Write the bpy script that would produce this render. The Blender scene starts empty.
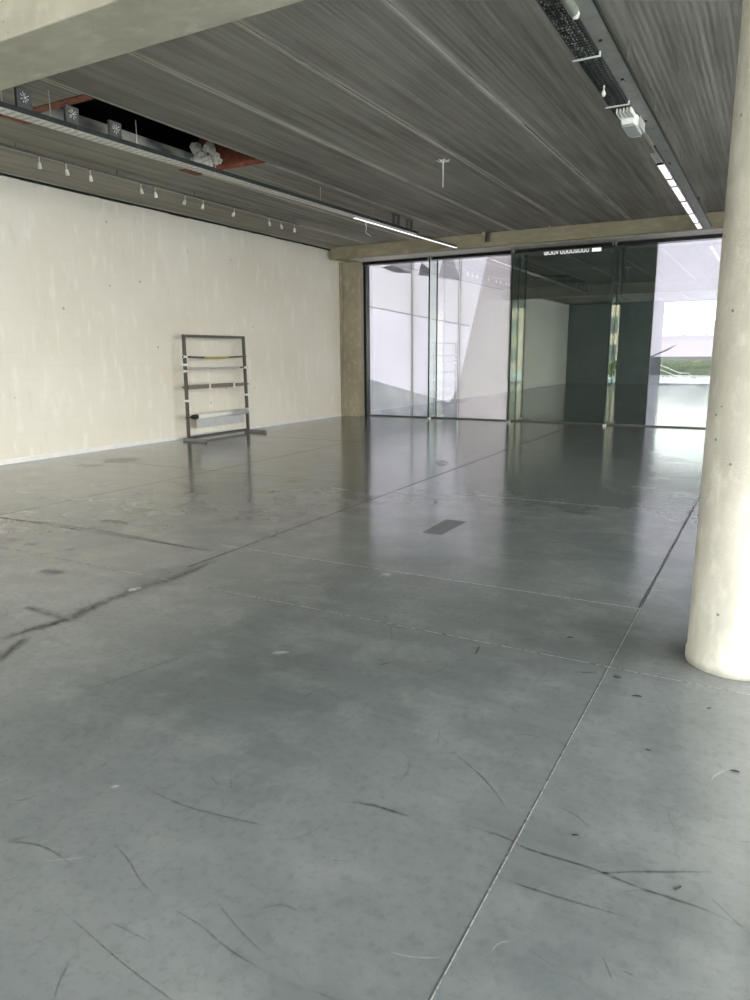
import bpy, bmesh, math, random
from mathutils import Vector, Matrix
random.seed(7)
SC = bpy.context.scene
COL = SC.collection
PI = math.pi

# ------------------------------------------------------------------ mesh helpers
class MB:
    """collects boxes, tubes, polygons; build() links them as ONE mesh object"""
    def __init__(s): s.v = []; s.f = []; s.m = []; s.sm = []; s.uv = {}
    def poly(s, pts, mi=0, uv=None):
        b = len(s.v); s.v += [tuple(p) for p in pts]
        if uv: s.uv[len(s.f)] = uv
        s.f.append(list(range(b, b+len(pts)))); s.m.append(mi); s.sm.append(False)
    def box(s, x0, x1, y0, y1, z0, z1, mi=0):
        b = len(s.v)
        s.v += [(x0,y0,z0),(x1,y0,z0),(x1,y1,z0),(x0,y1,z0),(x0,y0,z1),(x1,y0,z1),(x1,y1,z1),(x0,y1,z1)]
        for q in ((0,3,2,1),(4,5,6,7),(0,1,5,4),(1,2,6,5),(2,3,7,6),(3,0,4,7)):
            s.f.append([b+i for i in q]); s.m.append(mi); s.sm.append(False)
    def tube(s, pts, r, n=10, mi=0, caps=True):
        pts = [Vector(p) for p in pts]; R = r if isinstance(r, (list, tuple)) else [r]*len(pts)
        base = len(s.v); prev = None
        for i, p in enumerate(pts):
            a = pts[max(i-1, 0)]; c = pts[min(i+1, len(pts)-1)]
            t = (c-a); t = t.normalized() if t.length > 1e-9 else Vector((0,0,1))
            if prev is None:
                u = t.cross(Vector((0,0,1)));
                if u.length < 1e-3: u = t.cross(Vector((1,0,0)))
            else: u = prev - t*prev.dot(t)
            u.normalize(); prev = u; w = t.cross(u)
            for k in range(n):
                a_ = 2*PI*k/n; s.v.append(tuple(p + (u*math.cos(a_) + w*math.sin(a_))*R[i]))
        for i in range(len(pts)-1):
            for k in range(n):
                a0 = base+i*n+k; a1 = base+i*n+(k+1) % n
                s.f.append([a0, a1, a1+n, a0+n]); s.m.append(mi); s.sm.append(True)
        if caps:
            s.f.append([base+k for k in range(n)][::-1]); s.m.append(mi); s.sm.append(False)
            e = base+(len(pts)-1)*n
            s.f.append([e+k for k in range(n)]); s.m.append(mi); s.sm.append(False)
    def lathe(s, prof, c, n=24, mi=0, axis='z'):
        base = len(s.v)
        for r, h in prof:
            for k in range(n):
                a = 2*PI*k/n
                if axis == 'z': s.v.append((c[0]+r*math.cos(a), c[1]+r*math.sin(a), c[2]+h))
                elif axis == 'y': s.v.append((c[0]+r*math.cos(a), c[1]+h, c[2]+r*math.sin(a)))
                else: s.v.append((c[0]+h, c[1]+r*math.cos(a), c[2]+r*math.sin(a)))
        for i in range(len(prof)-1):
            for k in range(n):
                a0 = base+i*n+k; a1 = base+i*n+(k+1) % n
                s.f.append([a0, a1, a1+n, a0+n]); s.m.append(mi); s.sm.append(True)
        s.f.append([base+k for k in range(n)][::-1]); s.m.append(mi); s.sm.append(False)
        e = base+(len(prof)-1)*n
        s.f.append([e+k for k in range(n)]); s.m.append(mi); s.sm.append(False)
    def build(s, name, mats, parent=None, origin=None, bevel=0):
        me = bpy.data.meshes.new(name)
        o = origin if origin is not None else (0,0,0)
        me.from_pydata([(a-o[0], b-o[1], c-o[2]) for a, b, c in s.v], [], s.f)
        if not isinstance(mats, (list, tuple)): mats = [mats]
        for m in mats: me.materials.append(m)
        for p, mi, sm in zip(me.polygons, s.m, s.sm): p.material_index = mi; p.use_smooth = sm
        if s.uv:
            ul = me.uv_layers.new(name='UVMap')
            for fi, uv in s.uv.items():
                for li, c in zip(me.polygons[fi].loop_indices, uv): ul.data[li].uv = c
        bm = bmesh.new(); bm.from_mesh(me)
        if not s.uv: bmesh.ops.recalc_face_normals(bm, faces=bm.faces)
        bm.to_mesh(me); bm.free()
        ob = bpy.data.objects.new(name, me); COL.objects.link(ob)
        ob.location = o
        if parent is not None:
            ob.parent = parent
            ob.location = Vector(o) - Vector(world_loc(parent))
        if bevel:
            md = ob.modifiers.new('bevel', 'BEVEL'); md.width = bevel; md.segments = 2; md.limit_method = 'ANGLE'
        return ob

def world_loc(o):
    l = Vector(o.location)
    while o.parent: o = o.parent; l += Vector(o.location)
    return l

def tag(o, label=None, cat=None, group=None, kind=None):
    if label: o['label'] = label
    if cat: o['category'] = cat
    if group: o['group'] = group
    if kind: o['kind'] = kind
    return o
def thing(name, loc, label, cat, group=None):
    e = bpy.data.objects.new(name, None); e.empty_display_size = .1; COL.objects.link(e); e.location = loc
    return tag(e, label, cat, group)
def copy_tree(o, parent=None):
    c = o.copy(); COL.objects.link(c)
    if parent is not None: c.parent = parent
    for ch in list(o.children): copy_tree(ch, c)
    return c

# ------------------------------------------------------------------ materials
class NT:
    def __init__(s, name):
        s.mat = bpy.data.materials.new(name); s.mat.use_nodes = True
        s.n = s.mat.node_tree.nodes; s.l = s.mat.node_tree.links; s.n.clear()
        s.out = s.n.new('ShaderNodeOutputMaterial'); s._tc = None
    def node(s, t, **kw):
        x = s.n.new(t)
        for k, v in kw.items(): setattr(x, k, v)
        return x
    def set(s, sock, v):
        if hasattr(v, 'is_output') or isinstance(v, bpy.types.NodeSocket): s.l.new(v, sock)
        else:
            if isinstance(v, (tuple, list)) and len(v) == 3 and sock.type == 'RGBA': v = (*v, 1)
            sock.default_value = v
    def coord(s, scale=(1,1,1), loc=(0,0,0), kind='Object', rot=(0,0,0)):
        if s._tc is None: s._tc = s.node('ShaderNodeTexCoord')
        m = s.node('ShaderNodeMapping'); m.inputs['Scale'].default_value = scale; m.inputs['Location'].default_value = loc
        m.inputs['Rotation'].default_value = rot
        s.l.new(s._tc.outputs[kind], m.inputs['Vector']); return m.outputs[0]
    def noise(s, scale=5, detail=4, rough=.55, co=None, dist=0):
        x = s.node('ShaderNodeTexNoise'); x.inputs['Scale'].default_value = scale; x.inputs['Detail'].default_value = detail
        x.inputs['Roughness'].default_value = rough; x.inputs['Distortion'].default_value = dist
        s.l.new(co if co is not None else s.coord(), x.inputs['Vector']); return x.outputs['Fac']
    def math(s, op, a, b=0, c=0, clamp=False):
        x = s.node('ShaderNodeMath', operation=op, use_clamp=clamp); s.set(x.inputs[0], a); s.set(x.inputs[1], b)
        if op in ('MULTIPLY_ADD', 'SMOOTH_MIN', 'COMPARE'): s.set(x.inputs[2], c)
        return x.outputs[0]
    def ramp(s, f, stops):
        x = s.node('ShaderNodeValToRGB'); e = x.color_ramp.elements
        while len(e) < len(stops): e.new(.5)
        for k, (p, c) in zip(e, stops):
            k.position = p; k.color = (c, c, c, 1) if not isinstance(c, (tuple, list)) else (*c, 1)
        s.l.new(f, x.inputs[0]); return x.outputs[0]
    def mix(s, f, a, b, blend='MIX'):
        x = s.node('ShaderNodeMix', data_type='RGBA', blend_type=blend); s.set(x.inputs[0], f); s.set(x.inputs[6], a); s.set(x.inputs[7], b)
        return x.outputs[2]
    def sep(s, co):
        x = s.node('ShaderNodeSeparateXYZ'); s.l.new(co, x.inputs[0]); return x.outputs
    def bump(s, h, strength=.2, dist=.01, normal=None):
        x = s.node('ShaderNodeBump'); x.inputs['Strength'].default_value = strength; x.inputs['Distance'].default_value = dist
        s.l.new(h, x.inputs['Height'])
        if normal is not None: s.l.new(normal, x.inputs['Normal'])
        return x.outputs[0]
    def bsdf(s, color=(.5,.5,.5), rough=.6, metal=0, spec=.5, normal=None, emit=None, estr=0, coat=0, coat_r=.1):
        x = s.node('ShaderNodeBsdfPrincipled'); s.set(x.inputs['Base Color'], color); s.set(x.inputs['Roughness'], rough)
        s.set(x.inputs['Metallic'], metal); s.set(x.inputs['Specular IOR Level'], spec)
        x.inputs['Coat Weight'].default_value = coat; x.inputs['Coat Roughness'].default_value = coat_r
        if normal is not None: s.l.new(normal, x.inputs['Normal'])
        if emit is not None: s.set(x.inputs['Emission Color'], emit); x.inputs['Emission Strength'].default_value = estr
        return x.outputs[0]
    def done(s, sh): s.l.new(sh, s.out.inputs[0]); return s.mat

def simple(name, c, rough=.5, metal=0, var=.12, scale=12, bump=0, spec=.5):
    t = NT(name); n = t.noise(scale, 4)
    lo = tuple(max(0, k*(1-var)) for k in c); hi = tuple(min(1, k*(1+var)) for k in c)
    col = t.mix(t.ramp(n, [(.3, 0.0), (.7, 1.0)]), lo, hi)
    nm = t.bump(n, bump, .01) if bump else None
    return t.done(t.bsdf(col, rough, metal, spec, nm))

def m_white_wall():
    t = NT('painted_block_wall')
    co = t.coord()
    x = t.sep(co)
    # block courses: brick texture laid in the wall plane (y, z)
    cmb = t.node('ShaderNodeCombineXYZ'); t.l.new(x[1], cmb.inputs[0]); t.l.new(x[2], cmb.inputs[1])
    br = t.node('ShaderNodeTexBrick'); t.l.new(cmb.outputs[0], br.inputs['Vector'])
    br.inputs['Scale'].default_value = 1; br.inputs['Brick Width'].default_value = .42; br.inputs['Row Height'].default_value = .21
    br.inputs['Mortar Size'].default_value = .008; br.inputs['Mortar Smooth'].default_value = .6
    br.inputs['Color1'].default_value = (1,1,1,1); br.inputs['Color2'].default_value = (.9,.9,.9,1); br.inputs['Mortar'].default_value = (.3,.3,.3,1)
    sv = t.coord((1, 6, 1.6))
    streak = t.noise(1.0, 5, .6, sv)
    big = t.noise(.5, 3, .5)
    fine = t.noise(55, 3, .6)
    c = t.mix(t.ramp(big, [(.35, 0.0), (.7, 1.0)]), (.82,.77,.655), (.88,.84,.745))
    c = t.mix(t.math('MULTIPLY', t.ramp(streak, [(.56, 0.0), (.66, 1.0)]), .6), c, (.94,.91,.83))
    c = t.mix(t.math('MULTIPLY', t.ramp(streak, [(.28, 1.0), (.4, 0.0)]), .35), c, (.72,.68,.60))
    vo = t.node('ShaderNodeTexVoronoi'); vo.inputs['Scale'].default_value = 2.4; t.l.new(t.coord(), vo.inputs['Vector'])
    sp = t.math('MULTIPLY', t.math('LESS_THAN', vo.outputs['Distance'], .055), t.math('GREATER_THAN', t.noise(3, 1), .5))
    c = t.mix(t.math('MULTIPLY', sp, .6), c, (.35,.27,.2))
    c = t.mix(.04, c, br.outputs['Color'], 'MULTIPLY')
    h = t.math('ADD', t.math('MULTIPLY', br.outputs['Fac'], -.2), t.math('MULTIPLY', fine, .35))
    return t.done(t.bsdf(c, .8, 0, .25, t.bump(h, .35, .01)))

def m_ceiling():
    t = NT('ribbed_concrete_ceiling')
    co = t.coord(); x = t.sep(co)
    u = t.math('DIVIDE', t.math('ADD', x[0], 6.47+1.21*20), 1.21)
    fr = t.math('FRACT', u)
    d = t.math('MULTIPLY', t.math('SUBTRACT', .5, t.math('ABSOLUTE', t.math('SUBTRACT', fr, .5))), 1.21)   # distance to joint, m
    s1 = t.noise(1.0, 5, .6, t.coord((7, .3, 1)))
    s2 = t.noise(1.0, 3, .6, t.coord((17, .6, 1)))
    s3 = t.noise(.7, 4, .55, t.coord((1, .45, 1)))
    c = t.mix(t.ramp(s1, [(.3, 0.0), (.72, 1.0)]), (.215,.205,.172), (.44,.42,.36))
    c = t.mix(t.math('MULTIPLY', t.ramp(s2, [(.35, 1.0), (.6, 0.0)]), .5), c, (.16,.152,.13))
    c = t.mix(t.math('MULTIPLY', t.ramp(s3, [(.42, 0.0), (.7, 1.0)]), .4), c, (.52,.50,.43))
    # grout smear along the joints, broken up, and the joint line itself
    sm = t.math('MULTIPLY', t.ramp(d, [(.0, 1.0), (.065, 0.0)]), t.ramp(t.noise(1, 5, .7, t.coord((6, .8, 1))), [(.30, 0.0), (.48, 1.0)]))
    c = t.mix(t.math('MULTIPLY', sm, .9), c, (.78,.75,.65))
    jn = t.math('LESS_THAN', d, .008)
    c = t.mix(t.math('MULTIPLY', jn, t.ramp(t.noise(1, 3, .6, t.coord((1, .6, 1), (3,7,0))), [(.42, .9), (.58, .0)])), c, (.05,.05,.045))
    rib = t.math('SINE', t.math('MULTIPLY', x[0], 2*PI/.055))
    h = t.math('ADD', t.math('MULTIPLY', rib, .12), t.math('ADD', t.math('MULTIPLY', s2, 1.2), t.math('MULTIPLY', t.ramp(d, [(0, 0.0), (.02, 1.0)]), 1.5)))
    return t.done(t.bsdf(c, .85, 0, .2, t.bump(h, .5, .012)))

def m_concrete(name, base, dark, light, scale=1.6, stretch=(1,1,1), rough=.75, pit=.5, bs=.3):
    t = NT(name)
    a = t.noise(scale, 6, .62, t.coord(stretch)); b = t.noise(scale*5, 5, .6, t.coord(stretch)); f = t.noise(90, 2, .5)
    c = t.mix(t.ramp(a, [(.32, 0.0), (.68, 1.0)]), dark, base)
    c = t.mix(t.math('MULTIPLY', t.ramp(b, [(.5, 0.0), (.75, 1.0)]), .6), c, light)
    vo = t.node('ShaderNodeTexVoronoi'); vo.inputs['Scale'].default_value = 13; t.l.new(t.coord(), vo.inputs['Vector'])
    sp = t.math('MULTIPLY', t.math('LESS_THAN', vo.outputs['Distance'], .1), t.math('GREATER_THAN', t.noise(4, 2), .54))
    c = t.mix(t.math('MULTIPLY', sp, pit), c, tuple(k*.45 for k in dark))
    h = t.math('ADD', t.math('ADD', a, t.math('MULTIPLY', f, .25)), t.math('MULTIPLY', sp, -.8))
    return t.done(t.bsdf(c, rough, 0, .3, t.bump(h, bs, .01)))

FL_A, FL_B = (.118,.135,.133), (.215,.228,.222)
def floor_shader(t, darken=None):
    a = t.noise(.55, 5, .55, t.coord()); b = t.noise(2.4, 6, .65, t.coord((1, 1, 1), (5,2,0))); f = t.noise(26, 4, .7)
    sc = t.noise(1.0, 5, .7, t.coord((1.3, 7, 1), (0,0,0), 'Object', (0,0,.35)))
    c = t.mix(t.ramp(a, [(.3, 0.0), (.7, 1.0)]), FL_A, FL_B)
    c = t.mix(t.math('MULTIPLY', t.ramp(b, [(.48, 0.0), (.75, 1.0)]), .55), c, (.29,.30,.285))
    c = t.mix(t.math('MULTIPLY', t.ramp(b, [(.25, 1.0), (.42, 0.0)]), .4), c, (.13,.14,.134))
    c = t.mix(t.math('MULTIPLY', t.ramp(f, [(.35, 1.0), (.5, 0.0)]), .3), c, (.10,.11,.105))
    c = t.mix(t.math('MULTIPLY', t.ramp(sc, [(.45, 0.0), (.8, 1.0)]), .10), c, (.40,.40,.38))
    r = t.math('ADD', .125, t.math('MULTIPLY', t.ramp(b, [(.35, 0.0), (.7, 1.0)]), .04))
    r = t.math('ADD', r, t.math('MULTIPLY', t.ramp(sc, [(.4, 0.0), (.8, 1.0)]), .03))
    h = t.math('ADD', t.math('MULTIPLY', t.noise(1.6, 3, .5, t.coord((1, 1.6, 1))), 1.0), t.math('MULTIPLY', t.noise(9, 3, .6), .12))
    if darken is not None: c = t.mix(1, c, darken, 'MULTIPLY')
    return t.bsdf(c, r, 0, .85, t.bump(h, .35, .012))
def m_floor():
    t = NT('polished_concrete_floor'); return t.done(floor_shader(t))
def m_ribbon(name, col, nscale=30, soft=.9, thr=(.38, .6), rough=.5):
    """worn line lying in the floor: breaks up along its length, fades to its edges; uv.y carries the side, uv.x the weight"""
    t = NT(name)
    uvn = t.node('ShaderNodeUVMap'); uv = t.sep(uvn.outputs[0])
    e = t.math('SUBTRACT', 1, t.math('ABSOLUTE', t.math('SUBTRACT', t.math('MULTIPLY', uv[1], 2), 1)), clamp=True)
    e = t.math('POWER', e, soft)
    n = t.ramp(t.noise(nscale, 4, .7), [(thr[0], 0.0), (thr[1], 1.0)])
    a = t.math('MULTIPLY', t.math('MULTIPLY', e, n), uv[0], clamp=True)
    tr = t.node('ShaderNodeBsdfTransparent'); mx = t.node('ShaderNodeMixShader')
    t.l.new(a, mx.inputs[0]); t.l.new(tr.outputs[0], mx.inputs[1]); t.l.new(t.bsdf(col, rough), mx.inputs[2])
    return t.done(mx.outputs[0])

def m_glass(name, tint, ior, rough=0.0):
    t = NT(name)
    fr = t.node('ShaderNodeFresnel'); fr.inputs['IOR'].default_value = ior
    geo = t.node('ShaderNodeNewGeometry')
    # same Fresnel on both faces of the pane
    io = t.math('ADD', t.math('MULTIPLY', geo.outputs['Backfacing'], 1/ior - ior), ior)
    io = t.math('ADD', t.math('MULTIPLY', geo.outputs['Backfacing'], ior*ior-1/ior*0-ior*ior+0), ior) if False else ior
    lw = t.node('ShaderNodeLayerWeight'); lw.inputs['Blend'].default_value = .5
    # Schlick from the facing term: works alike from either side
    dt = t.node('ShaderNodeVectorMath', operation='DOT_PRODUCT')
    t.l.new(geo.outputs['Incoming'], dt.inputs[0]); t.l.new(geo.outputs['Normal'], dt.inputs[1])
    ct = t.math('ABSOLUTE', dt.outputs['Value'])
    f0 = ((ior-1)/(ior+1))**2
    f = t.math('ADD', f0, t.math('MULTIPLY', 1-f0, t.math('POWER', t.math('SUBTRACT', 1, ct, clamp=True), 5)), clamp=True)
    tr = t.node('ShaderNodeBsdfTransparent'); tr.inputs[0].default_value = (*tint, 1)
    gl = t.node('ShaderNodeBsdfGlossy'); gl.inputs['Roughness'].default_value = rough; gl.inputs['Color'].default_value = (.90,1,.95,1)
    mx = t.node('ShaderNodeMixShader'); t.l.new(f, mx.inputs[0]); t.l.new(tr.outputs[0], mx.inputs[1]); t.l.new(gl.outputs[0], mx.inputs[2])
    for x in (fr, lw): t.n.remove(x)
    return t.done(mx.outputs[0])

PRINT_T = .175          # the film lets only part of the daylight through
def m_print(name, c, var=.06, tr=.5, c2=None, fac=None):
    """printed film lit through from the daylight behind it"""
    t = NT(name)
    n = t.ramp(t.noise(.9, 4, .5), [(.3, 0.0), (.7, 1.0)])
    col = t.mix(n, tuple(k*(1-var) for k in c), tuple(min(1, k*(1+var)) for k in c))
    if c2: col = t.mix(fac(t), col, c2)
    d = t.node('ShaderNodeBsdfDiffuse'); l = t.node('ShaderNodeBsdfTranslucent')
    t.l.new(t.mix(1, col, (.72,.72,.72), 'MULTIPLY'), d.inputs[0]); t.l.new(t.mix(1, col, (PRINT_T,PRINT_T,PRINT_T), 'MULTIPLY'), l.inputs[0])
    mx = t.node('ShaderNodeMixShader'); mx.inputs[0].default_value = tr
    t.l.new(d.outputs[0], mx.inputs[1]); t.l.new(l.outputs[0], mx.inputs[2]); return t.done(mx.outputs[0])

M = {}
M['wall'] = m_white_wall()
M['ceiling'] = m_ceiling()
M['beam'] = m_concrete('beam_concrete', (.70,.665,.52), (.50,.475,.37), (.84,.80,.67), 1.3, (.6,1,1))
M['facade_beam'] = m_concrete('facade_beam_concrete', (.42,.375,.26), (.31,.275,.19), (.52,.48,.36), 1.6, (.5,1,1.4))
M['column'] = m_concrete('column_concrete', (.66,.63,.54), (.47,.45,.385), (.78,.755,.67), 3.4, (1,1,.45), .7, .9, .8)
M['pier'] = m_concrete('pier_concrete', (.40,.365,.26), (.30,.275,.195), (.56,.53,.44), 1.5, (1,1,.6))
M['floor'] = m_floor()
M['joint_light'] = m_ribbon('pale_joint_line', (.62,.62,.58), 45, .5, (.30, .50))
M['joint_dark'] = m_ribbon('dark_joint_line', (.07,.07,.065), 14, .5, (.36, .5))
M['scuff'] = m_ribbon('dark_scuff', (.045,.05,.048), 24, 1.0, (.30, .55))
M['scuff_pale'] = m_ribbon('pale_scuff', (.78,.78,.76), 14, 1.0, (.3, .5))
M['patch'] = m_ribbon('resin_patch', (.09,.10,.09), 3, .25, (.1, .3), .35)
M['facade_glass'] = m_glass('coated_facade_glass', (.90,.90,.91), 2.1)
M['fin_glass'] = m_glass('fin_glass_clear', (.88,.92,.90), 1.42)
M['window_glass'] = m_glass('window_glass_clear', (.97,.98,.98), 1.45)
M['black'] = simple('black_frame', (.018,.018,.02), .35, .3)
M['rubber'] = simple('black_seal', (.012,.02,.016), .4)
M['dark_wall'] = simple('dark_teal_paint', (.17,.225,.215), .7, 0, .15, 2)
M['steel'] = simple('galvanised_steel', (.55,.55,.52), .45, .2, .18, 30, .1)
M['steel_dull'] = simple('dull_grey_trunking', (.33,.325,.29), .6, .25, .12, 9)
M['tube_grey'] = simple('grey_painted_tube', (.10,.096,.085), .4, .3, .15, 20)
M['chrome'] = simple('chrome', (.75,.75,.74), .15, 1, .05)
M['rust'] = simple('red_oxide_steel', (.25,.08,.045), .75, 0, .45, 9, .3)
M['plaster'] = simple('broken_plaster', (.62,.60,.53), .9, 0, .3, 22, .6)
M['black_cable'] = simple('cable_sheath', (.035,.045,.042), .4, 0, .5, 40)
M['white_plastic'] = simple('white_plastic', (.92,.92,.86), .35, 0, .05)
M['diffuser'] = simple('opal_diffuser', (.86,.87,.86), .3, 0, .03)
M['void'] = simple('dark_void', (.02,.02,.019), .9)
M['box_grey'] = simple('grey_box', (.12,.125,.118), .5, .1, .2, 20)
M['yellow'] = simple('yellowed_strap', (.50,.44,.12), .6)
M['plank'] = simple('weathered_bar', (.20,.175,.145), .6, 0, .2, 14)
M['roll_white'] = simple('white_roller', (.78,.80,.76), .35, 0, .04)
M['roll_glass'] = simple('pale_grey_sheet', (.55,.57,.56), .4, 0, .06)
M['foot'] = simple('grey_steel_foot', (.20,.205,.185), .5, 0, .1)
M['tray_pale'] = simple('pale_galvanised_tray', (.80,.79,.72), .5, 0, .12, 20)
M['leaf'] = simple('dry_dark_leaf', (.025,.022,.018), .7, 0, .3)
M['white_base'] = simple('white_painted_base', (.86,.85,.82), .6, 0, .05, 8, .2)
M['pale_buff'] = simple('pale_buff_tone', (.62,.60,.53), .6)

# ------------------------------------------------------------------ dimensions (metres; camera stands at x=0, y=0)
XL, XR, YB, YF, HC = -10.15, 6.0, -6.5, 16.8, 4.25
HG = 3.94                                   # top of the glass
FX = [-9.6, -7.56, -5.45, -3.22, -1.0, 1.1, 3.4, 5.9]

# ------------------------------------------------------------------ floor with its joints, scuffs and stains
def ribbon(mb, pts, w, s, mi, z=.0006, taper=True):
    P = [Vector((a, b, z)) for a, b in pts]
    if len(P) == 2: P = [P[0], P[0].lerp(P[1], .33), P[0].lerp(P[1], .67), P[1]]
    # resample smoothly
    Q = []
    for i in range(len(P)-1):
        p0 = P[max(i-1,0)]; p1 = P[i]; p2 = P[i+1]; p3 = P[min(i+2,len(P)-1)]
        for k in range(6):
            t = k/6
            Q.append(.5*((2*p1)+(p2-p0)*t+(2*p0-5*p1+4*p2-p3)*t*t+(3*p1-p0-3*p2+p3)*t**3))
    Q.append(P[-1]); n = len(Q)
    L = []; R = []; wt = []
    for i, q in enumerate(Q):
        t = (Q[min(i+1,n-1)]-Q[max(i-1,0)]).normalized(); nn = Vector((-t.y, t.x, 0))
        f = min(1, 4*i/(n-1)+.02, 4*(1-i/(n-1))+.02) if taper else 1
        ww = w*(.55+.45*f)*(1+.25*random.uniform(-1,1)*(1 if taper else 0))
        L.append(q+nn*ww/2); R.append(q-nn*ww/2); wt.append(s*f)
    for i in range(n-1):
        mb.poly([R[i], R[i+1], L[i+1], L[i]], mi, [(wt[i],0),(wt[i+1],0),(wt[i+1],1),(wt[i],1)])
fl = MB()
fl.poly([(XL,YB-.3,0),(XR,YB-.3,0),(XR,YF+.25,0),(XL,YF+.25,0)], 0, [(0,0)]*4)
SCUFFS=[
  ([(-1.214, 1.972), (-1.122, 1.995), (-0.983, 2.0)], 0.017, 0.75) ,
  ([(-1.949, 1.677), (-1.729, 1.665), (-1.501, 1.699), (-1.394, 1.72)], 0.009, 0.4) ,
  ([(-1.82, 1.406), (-1.69, 1.367), (-1.587, 1.321), (-1.498, 1.298)], 0.007, 0.4) ,
  ([(-2.133, 1.224), (-2.002, 1.273), (-1.818, 1.265)], 0.01, 0.35) ,
  ([(-1.731, 1.126), (-1.546, 1.1), (-1.379, 1.076), (-1.217, 1.061), (-1.142, 1.054)], 0.006, 0.45) ,
  ([(-1.534, 1.16), (-1.378, 1.164)], 0.006, 0.35) ,
  ([(-0.815, 2.054), (-0.652, 2.054), (-0.56, 2.036), (-0.368, 2.046), (-0.215, 2.031), (-0.048, 2.032), (0.071, 2.012)], 0.014, 0.5) ,
  ([(-0.376, 2.011), (-0.226, 2.103), (-0.006, 2.223)], 0.01, 0.4) ,
  ([(-0.588, 1.866), (-0.419, 1.874), (-0.221, 1.894)], 0.009, 0.4) ,
  ([(-1.03, 2.467), (-0.857, 2.359), (-0.756, 2.269), (-0.695, 2.201)], 0.009, 0.4) ,
  ([(-1.42, 1.282), (-1.297, 1.276), (-1.164, 1.25), (-0.986, 1.239)], 0.008, 0.4) ,
  ([(-1.324, 1.37), (-1.185, 1.317), (-1.069, 1.283)], 0.006, 0.3) ,
  ([(-1.189, 1.4), (-1.141, 1.448), (-1.073, 1.454)], 0.008, 0.3) ,
  ([(-1.782, 1.857), (-1.675, 1.804)], 0.008, 0.3) ,
  ([(-1.7, 1.879), (-1.642, 1.822)], 0.007, 0.3) ,
  ([(-2.072, 3.771), (-1.895, 3.573), (-1.778, 3.375)], 0.013, 0.3) ,
  ([(-1.308, 3.545), (-1.283, 3.405)], 0.014, 0.6) ,
  ([(-0.755, 3.45), (-0.64, 3.498)], 0.024, 0.4) ,
  ([(-0.579, 3.492), (-0.531, 3.492)], 0.036, 0.7) ,
  ([(-1.678, 3.049), (-1.639, 3.112)], 0.022, 0.5) ,
  ([(-6.772, 4.281), (-5.955, 4.364), (-5.146, 4.386), (-4.044, 4.312)], 0.06, 0.45) ,
  ([(-3.776, 2.271), (-3.762, 2.484), (-3.717, 2.694), (-3.762, 2.997), (-3.77, 3.441)], 0.126, 0.55) ,
  ([(-3.494, 2.087), (-3.584, 2.247), (-3.688, 2.419)], 0.078, 0.55) ,
  ([(-4.158, 2.722), (-3.953, 2.727), (-3.764, 2.708)], 0.07, 0.4) ,
  ([(-3.735, 3.409), (-3.736, 3.809), (-3.795, 4.239)], 0.09, 0.3) ,
  ([(-3.737, 3.099), (-3.792, 3.559), (-3.906, 3.988)], 0.348, 0.22) ,
  ([(-4.799, 3.305), (-4.561, 3.345)], 0.143, 0.35) ,
  ([(-5.962, 3.795), (-5.726, 3.799)], 0.116, 0.35) ,
  ([(-5.647, 3.763), (-5.475, 3.777)], 0.122, 0.35) ,
  ([(-5.151, 3.801), (-5.055, 3.815)], 0.101, 0.4) ,
  ([(-5.745, 4.664), (-5.332, 4.735)], 0.177, 0.2) ,
  ([(-9.155, 7.531), (-8.681, 8.012)], 0.476, 0.25) ,
  ([(-9.155, 7.068), (-8.727, 7.171)], 0.258, 0.2) ,
  ([(-3.789, 3.258), (-3.79, 3.33), (-3.763, 3.369)], 0.104, -0.8) ,
  ([(-2.058, 1.611), (-2.039, 1.642)], 0.028, -0.35) ,
  ([(-2.285, 2.898), (-2.195, 2.961)], 0.054, -0.3) ,
  ([(-2.438, 4.439), (-2.348, 4.46)], 0.142, -0.35) ,
  ([(-4.363, 9.691), (-4.188, 9.778)], 0.507, -0.6) ,
  ([(-1.131, 2.594), (-1.093, 2.477)], 0.008, 0.3) ,
  ([(-0.265, 1.723), (-0.222, 1.65)], 0.007, 0.4) ,
  ([(-0.552, 2.312), (-0.474, 2.289), (-0.412, 2.243)], 0.011, 0.3) ,
  ([(-1.128, 1.673), (-1.038, 1.712)], 0.009, 0.2) ,
  ([(-0.9, 1.252), (-0.787, 1.265)], 0.005, 0.3) ,
  ([(-1.523, 1.016), (-1.484, 0.949), (-1.453, 0.916)], 0.008, 0.3) ,
  ([(-0.455, 1.645), (-0.352, 1.621)], 0.007, 0.25) ,
  ([(-2.067, 1.3), (-2.124, 1.229)], 0.012, 0.2) ,
  ([(-1.826, 2.53), (-1.808, 2.656), (-1.736, 2.743)], 0.019, 0.25) ,
  ([(-2.816, 2.112), (-2.751, 2.336), (-2.654, 2.745)], 0.023, 0.25) ,
]

for pts, w, s in SCUFFS:
    ribbon(fl, pts, w*1.25, abs(s)*1.15, 4 if s < 0 else 3, .0006+random.random()*.0004)
def joint(x0, y0, x1, y1, w, s, mi, z): ribbon(fl, [(x0+(x1-x0)*k/14, y0+(y1-y0)*k/14) for k in range(15)], w, s, mi, z, False)
JX = -.619
joint(JX, YB, JX, YF, .007, .9, 2, .0012); joint(JX+.005, YB, JX+.005, 4.6, .005, .6, 1, .0014); joint(JX, 4.6, JX, YF, .024, .95, 2, .0013)
joint(-9.8, 3.58, XR, 3.60, .016, .5, 2, .0012); joint(-5.6, 3.585, XR, 3.60, .011, .6, 1, .0014)
joint(-4.05, 4.52, JX, 4.57, .018, .55, 1, .0014); joint(-7.2, 4.30, -4.0, 4.34, .03, .8, 2, .0012)
joint(-3.1, 7.62, -1.3, 7.64, .02, .6, 1, .0012); joint(-9.9, 7.6, -5.2, 7.62, .02, .35, 2, .0012)
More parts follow.
